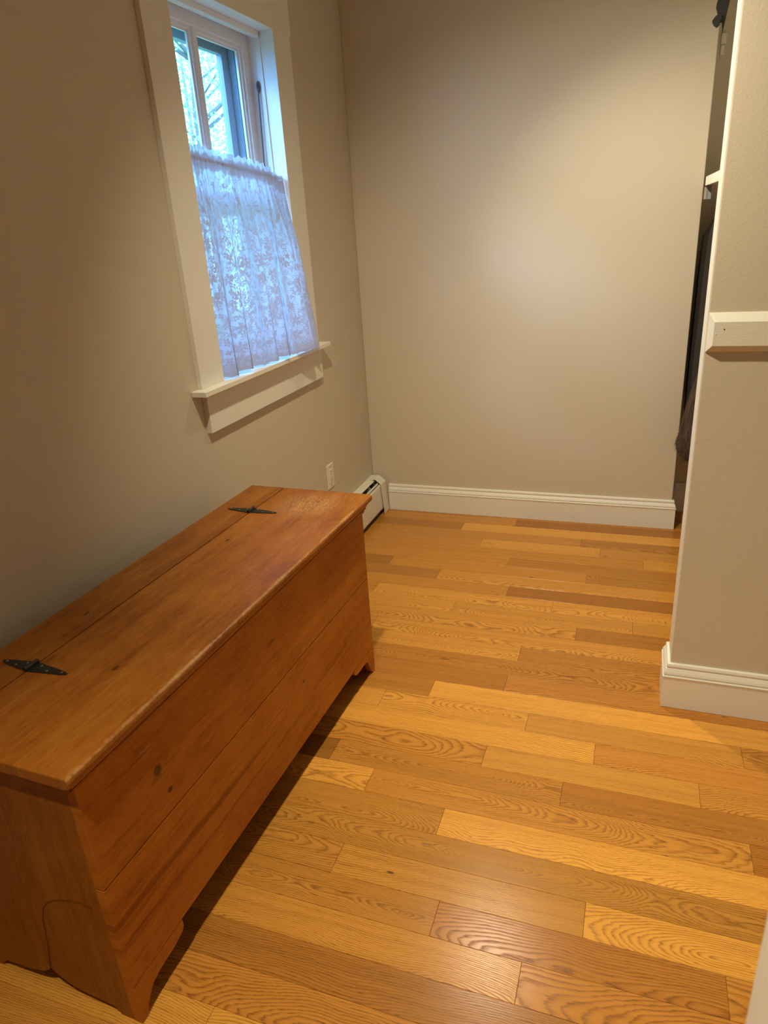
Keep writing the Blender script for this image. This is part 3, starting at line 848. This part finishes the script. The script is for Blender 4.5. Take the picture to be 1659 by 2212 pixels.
# lid
NS = -0.3128
lid_prof = [(NS + 0.0016, ZL0), (0.013, ZL0), (0.0185, 0.6555), (0.0215, 0.6615), (0.0222, 0.668), (0.0205, 0.6745), (0.0165, ZL1), (NS + 0.0016, ZL1)]
LY0, LY1 = -0.024, L + 0.043
bm = bmesh.new(); prism(bm, lid_prof, lambda p, q, s: (p, s, q), LY0, LY1); lid = cpart('lid', bm, M_TOP, 0.003)
cpart('lid_back_strip', B(D - 0.004, NS - 0.0014, LY0 + 0.002, LY1 - 0.001, ZL0, ZL1 - 0.0004), M_TOPB, 0.0012)

def hinge(s, lf, lb):
    root = bmesh.new()
    tube(root, [(NS, s - 0.018, ZL1 + 0.0045), (NS, s + 0.018, ZL1 + 0.0045)], 0.0056, 14)
    kn = cpart('strap_hinge', root, M_IRON, 0.0006)
    def leaf(sign, ln):
        w0, w1 = 0.017, 0.0065
        pts = [(0.003 * sign, -w0), (ln * 0.86 * sign, -w1), (ln * sign, -w1 * 0.35), (ln * sign, w1 * 0.35), (ln * 0.86 * sign, w1), (0.003 * sign, w0)]
        bm = bmesh.new()
        prism(bm, [(NS + p, s + q) for p, q in pts], lambda p, q, z: (p, q, z), ZL1 - 0.0004, ZL1 + 0.0024)
        link('hinge_leaf', bm, M_IRON, kn, bevel=0.0006)
        for f, off in ((0.22, 0.007), (0.48, -0.005), (0.86, 0.0)):
            bm = bmesh.new()
            bmesh.ops.create_uvsphere(bm, u_segments=10, v_segments=6, radius=0.0034)
            bmesh.ops.transform(bm, matrix=Matrix.Translation((NS + sign * ln * f, s + off, ZL1 + 0.0022)) @ Matrix.Diagonal((1, 1, 0.45, 1)), verts=bm.verts[:])
            link('screw', bm, M_SCREW, kn, True)
    leaf(1, lf); leaf(-1, lb)
hinge(0.220, 0.098, 0.082)
hinge(1.122, 0.093, 0.088)

# ------------------------------------------------------------------ closet contents
sh = empty('closet_shelf', (0.225, 2.85, 1.60), 'white closet shelf with ribbed front edge above the fur coat', 'shelf')
def shx(y):                     # the front edge bows a little
    return 0.010 * math.sin(PI * (y - 2.17) / 1.36) - 0.002
N = 40
bm = bmesh.new()
ys = [2.17 + 1.36 * i / N for i in range(N + 1)]
lo1 = [bm.verts.new((shx(y), y - 2.85, -0.014)) for y in ys]; hi1 = [bm.verts.new((shx(y), y - 2.85, 0.002)) for y in ys]
lo2 = [bm.verts.new((0.665, y - 2.85, -0.014)) for y in ys]; hi2 = [bm.verts.new((0.665, y - 2.85, 0.002)) for y in ys]
for i in range(N):
    bm.faces.new((hi1[i], hi2[i], hi2[i + 1], hi1[i + 1])); bm.faces.new((lo1[i], lo1[i + 1], lo2[i + 1], lo2[i]))
    bm.faces.new((lo1[i], hi1[i], hi1[i + 1], lo1[i + 1])); bm.faces.new((lo2[i], lo2[i + 1], hi2[i + 1], hi2[i]))
bm.faces.new((lo1[0], lo2[0], hi2[0], hi1[0])); bm.faces.new((lo1[N], hi1[N], hi2[N], lo2[N]))
link('shelf_board', finish(bm), M_TRIM, sh)
bm = bmesh.new()
for dz in (-0.016, 0.016):
    pass
a = [bm.verts.new((shx(y) - 0.004, y - 2.85, -0.0175)) for y in ys]; b = [bm.verts.new((shx(y) - 0.004, y - 2.85, 0.0175)) for y in ys]
c = [bm.verts.new((shx(y) + 0.001, y - 2.85, -0.0175)) for y in ys]; d = [bm.verts.new((shx(y) + 0.001, y - 2.85, 0.0175)) for y in ys]
for i in range(N):
    bm.faces.new((a[i], b[i], b[i + 1], a[i + 1])); bm.faces.new((b[i], d[i], d[i + 1], b[i + 1]))
    bm.faces.new((c[i], c[i + 1], d[i + 1], d[i])); bm.faces.new((a[i], a[i + 1], c[i + 1], c[i]))
bm.faces.new((a[0], c[0], d[0], b[0])); bm.faces.new((a[N], b[N], d[N], c[N]))
lip = link('front_lip', finish(bm), M_TRIM, sh)
for i in range(0, 44):
    y = 2.20 + i * 0.03
    link('rib', B(shx(y) - 0.0065, shx(y) - 0.0035, y - 2.85 - 0.004, y - 2.85 + 0.004, -0.0165, 0.0165), M_TRIM, lip)
link('end_cap', B(-0.008, 0.006, 0.682, 0.690, -0.019, 0.019), M_SLOT, sh)
link('shelf_bracket', B(-0.012, 0.004, 0.688, 0.694, -0.070, -0.020), M_PLASTIC, sh)
link('shelf_bracket', B(0.004, 0.022, 0.690, 0.695, -0.070, -0.016), M_STORM, sh)
for (z0, z1, y_, m_) in ((2.205, 2.258, 3.757, M_PLASTIC), (2.162, 2.202, 3.762, M_TRIM)):
    pass
br = empty('wall_bracket', (0.262, 3.77, 2.19), 'small cream plastic bracket high on the closet wall', 'bracket')
k_ = 3.757 / 4.2
link('upper_plate', B(-0.022, -0.002, -0.014, 0, -0.06, -0.02), M_PLASTIC, br, bevel=0.001)
link('lower_plate', B(-0.020, -0.006, -0.008, 0, -0.10, -0.062), M_TRIM, br, bevel=0.001)

rodc = empty('closet_rod', (0.52, 2.86, 1.555), 'wooden hanging rod inside the dark closet behind the partition', 'rod')
bm = bmesh.new(); tube(bm, [(0, -0.695, 0), (0, 0.91, 0)], 0.012, 14); link('pole', bm, M_WOODROD, rodc, True)
for y_ in (-0.692, 0.907):
    bm = bmesh.new(); tube(bm, [(0, y_ - 0.003, 0), (0, y_ + 0.003, 0)], 0.03, 16); link('socket', bm, M_TRIM, rodc)

# fur coat on a hanger
t = NT('brown fur')
n = t.noise(t.vmath('MULTIPLY', t.obj(), (60.0, 60.0, 9.0)), 1.0, 3.0, 0.6)
t.base(t.ramp(n, [(0.3, (0.028, 0.016, 0.011)), (0.7, (0.10, 0.056, 0.038))])); t.set(Roughness=0.85)
M_FUR = t.m
YC = 3.36
co = empty('fur_coat', (0.52, YC, 0.42), 'long dark brown fur coat hanging in the closet behind the partition', 'coat')
prof = [(0.420, 0.262, 0.10), (0.440, 0.300, 0.115), (0.470, 0.322, 0.12), (0.50, 0.328, 0.12), (0.55, 0.317, 0.118), (0.60, 0.308, 0.115), (0.66, 0.300, 0.112), (0.72, 0.287, 0.11),
        (0.80, 0.268, 0.105), (0.95, 0.240, 0.10), (1.10, 0.218, 0.095), (1.25, 0.222, 0.09), (1.36, 0.215, 0.085), (1.42, 0.15, 0.07), (1.455, 0.07, 0.05)]
bm = bmesh.new(); rings = []
SEG = 48
def coatpt(z, hx, hy, k):
    a = 2 * PI * k / SEG
    ca, sa = math.cos(a), math.sin(a)
    w = 1 + 0.05 * math.sin(7 * a + z * 3)
    return Vector((hx * math.copysign(abs(ca) ** 0.8, ca), hy * w * math.copysign(abs(sa) ** 0.8, sa), z - 0.42))
for z, hx, hy in prof:
    rings.append([bm.verts.new(coatpt(z, hx, hy, k)) for k in range(SEG)])
for a, b in zip(rings[:-1], rings[1:]):
    for k in range(SEG): bm.faces.new((a[k], a[(k + 1) % SEG], b[(k + 1) % SEG], b[k]))
bm.faces.new(rings[0][::-1]); bm.faces.new(rings[-1])
link('coat_body', finish(bm), M_FUR, co, True)
bm = bmesh.new()
for _ in range(9000):
    i = rnd.randrange(0, 10); f = rnd.random(); k = rnd.random() * SEG
    z = prof[i][0] + (prof[i + 1][0] - prof[i][0]) * f
    hx = prof[i][1] + (prof[i + 1][1] - prof[i][1]) * f; hy = prof[i][2] + (prof[i + 1][2] - prof[i][2]) * f
    p = coatpt(z, hx, hy, k); q = coatpt(z, hx * 1.04, hy * 1.08, k)
    nrm = (q - p).normalized()
    dr = (nrm * 0.6 + Vector((rnd.uniform(-.4, .4), rnd.uniform(-.4, .4), -0.75))).normalized()
    ln = rnd.uniform(0.010, 0.020)
    s = dr.cross(nrm)
    if s.length < 1e-3: continue
    s = s.normalized() * 0.0012
    bm.faces.new([bm.verts.new(p - s - nrm * 0.002), bm.verts.new(p + s - nrm * 0.002), bm.verts.new(p + dr * ln)])
fur = link('fur_pile', bm, M_FUR, co); fur['kind'] = 'stuff'
bm = bmesh.new()
tube(bm, [(-0.18, 0, 0.96), (-0.1, 0, 1.0), (0, 0, 1.03), (0.1, 0, 1.0), (0.18, 0, 0.96)], 0.008, 8)
tube(bm, [(0, 0, 1.03), (0, 0, 1.09), (0.0195, 0, 1.112), (0.0195, 0, 1.14), (0.006, 0, 1.1505), (-0.006, 0, 1.1505), (-0.0195, 0, 1.145), (-0.0195, 0, 1.13)], 0.0022, 8)
link('hanger', bm, M_WOODROD, co, True)

# added dark coat shape, stands in for the shade behind the fur coat
M_DARKCOAT = plain('closet shade fill', (0.038, 0.032, 0.027), 0.95)
dc = empty('shade_coat', (0.56, 3.60, 0.50), 'added dark coat filling in the closet shade behind the fur coat', 'coat')
prof2 = [(0.50, 0.325, 0.085), (0.60, 0.330, 0.09), (0.80, 0.332, 0.09), (1.00, 0.330, 0.085), (1.20, 0.330, 0.08), (1.38, 0.325, 0.075), (1.45, 0.29, 0.065), (1.495, 0.14, 0.05), (1.515, 0.06, 0.04)]
bm = bmesh.new(); rings = []
for z, hx, hy in prof2:
    ring = []
    for k in range(SEG):
        a_ = 2 * PI * k / SEG
        ca, sa = math.cos(a_), math.sin(a_)
        w = 1 + 0.07 * math.sin(9 * a_ + z * 2)
        ring.append(bm.verts.new((hx * math.copysign(abs(ca) ** 0.7, ca), hy * w * math.copysign(abs(sa) ** 0.7, sa), z - 0.50)))
    rings.append(ring)
for a, b in zip(rings[:-1], rings[1:]):
    for k in range(SEG): bm.faces.new((a[k], a[(k + 1) % SEG], b[(k + 1) % SEG], b[k]))
bm.faces.new(rings[0][::-1]); bm.faces.new(rings[-1])
link('coat_body', finish(bm), M_DARKCOAT, dc, True)
bm = bmesh.new()
tube(bm, [(-0.04, 0, 1.01), (-0.04, 0, 1.035), (-0.0205, 0, 1.05), (-0.0205, 0, 1.065), (-0.04, 0, 1.0745), (-0.0595, 0, 1.066), (-0.0595, 0, 1.05)], 0.0022, 8)
link('hanger_hook', bm, M_SCREW, dc, True)

# black cloth bow hanging high in the closet opening
YK = 3.30
bk = empty('black_cloth', (0.205, YK, 2.07), 'black folded cloth hanging high at the closet opening', 'cloth')
def clothlobe(pts, y0, th):
    bm = bmesh.new()
    prism(bm, pts, lambda p, q, s: (p - 0.205, s - YK, q - 2.07), y0, y0 + th)
    return bm
sc_ = 1.0
P3 = lambda px, py: (px, py)
link('upper_fold', clothlobe([(0.1844, 2.1905), (0.1822, 2.1717), (0.1881, 2.1555), (0.1909, 2.1420), (0.200, 2.1229), (0.2069, 2.1240), (0.2100, 2.1008), (0.2097, 2.0852), (0.2091, 2.0774), (0.2114, 2.0875), (0.2135, 2.1016), (0.2189, 2.1409), (0.2261, 2.1884), (0.232, 2.235), (0.210, 2.232), (0.190, 2.215)], YK - 0.010, 0.02), M_BLACKCLOTH, bk, bevel=0.002, segs=2)
link('lower_fold', clothlobe([(0.1909, 2.1474), (0.1800, 2.1398), (0.1714, 2.1281), (0.1785, 2.1141), (0.1907, 2.1046), (0.1983, 2.1127), (0.2000, 2.1229), (0.2060, 2.1300), (0.2000, 2.146)], YK - 0.024, 0.018), M_BLACKCLOTH, bk, bevel=0.003, segs=3)
bm = bmesh.new(); tube(bm, [(0.015, 0.0, 0.15), (0.018, 0.0, 0.30), (0.02, 0, CEIL - 2.07)], 0.004, 8)
link('cord', bm, M_BLACKCLOTH, bk, True)

# ------------------------------------------------------------------ outside: lawn and trees
lawn = link('ground', B(-30, XO, -20, 20, -0.62, -0.6), M_GRASS)
lawn['kind'] = 'structure'; lawn['label'] = 'lawn outside the window'; lawn['category'] = 'ground'
def tree(x, y, h, r, nleaf, mat, label, seed, base=0.3, lean=0.0):
    rg = random.Random(seed)
    root = empty('tree', (x, y, -0.6), label, 'tree', None)
    bm = bmesh.new()
    pts = [(lean * i / 6 + rg.uniform(-.04, .04), rg.uniform(-.05, .05), h * i / 6) for i in range(7)]
    tube(bm, pts, [0.075 - 0.009 * i for i in range(7)], 10)
    for _ in range(9):
        z0 = h * rg.uniform(0.25, 0.85); a = rg.uniform(0, 6.28); l_ = r * rg.uniform(0.5, 0.95)
        q = Vector((lean * z0 / h, 0, z0))
        tube(bm, [q, q + Vector((math.cos(a) * l_ * .5, math.sin(a) * l_ * .5, l_ * 0.35)), q + Vector((math.cos(a) * l_, math.sin(a) * l_, l_ * 0.5))], [0.026, 0.016, 0.007], 6)
    link('trunk', bm, M_BARK, root, True)
    bm = bmesh.new()
    clumps = []
    for _ in range(46):
        z = h * rg.uniform(base, 1.05); a = rg.uniform(0, 6.28); q = r * math.sqrt(rg.random())
        clumps.append(Vector((math.cos(a) * q, math.sin(a) * q, z)))
    for _ in range(nleaf):
        p = rg.choice(clumps) + Vector((rg.gauss(0, .30), rg.gauss(0, .30), rg.gauss(0, .26)))
        d1 = Vector((rg.uniform(-1, 1), rg.uniform(-1, 1), rg.uniform(-1, .4))).normalized()
        d2 = d1.cross(Vector((rg.uniform(-1, 1), rg.uniform(-1, 1), rg.uniform(-1, 1)))).normalized()
        l_ = rg.uniform(.03, .06); w_ = l_ * 0.36
        bm.faces.new([bm.verts.new(p), bm.verts.new(p + d1 * l_ * .5 + d2 * w_), bm.verts.new(p + d1 * l_), bm.verts.new(p + d1 * l_ * .5 - d2 * w_)])
    f = link('foliage', bm, mat, root); f['kind'] = 'stuff'
    return root
tree(-4.6, 7.4, 5.0, 1.25, 7000, M_LEAF, 'leafy green tree nearest the window', 3, 0.25)
tree(-7.6, 12.2, 6.5, 1.7, 9000, M_LEAF2, 'dark green tree in the middle distance outside the window', 5, 0.2)
tree(-11.5, 18.0, 8.0, 2.4, 5200, M_LEAF, 'farthest pale tree outside the window', 8, 0.2)
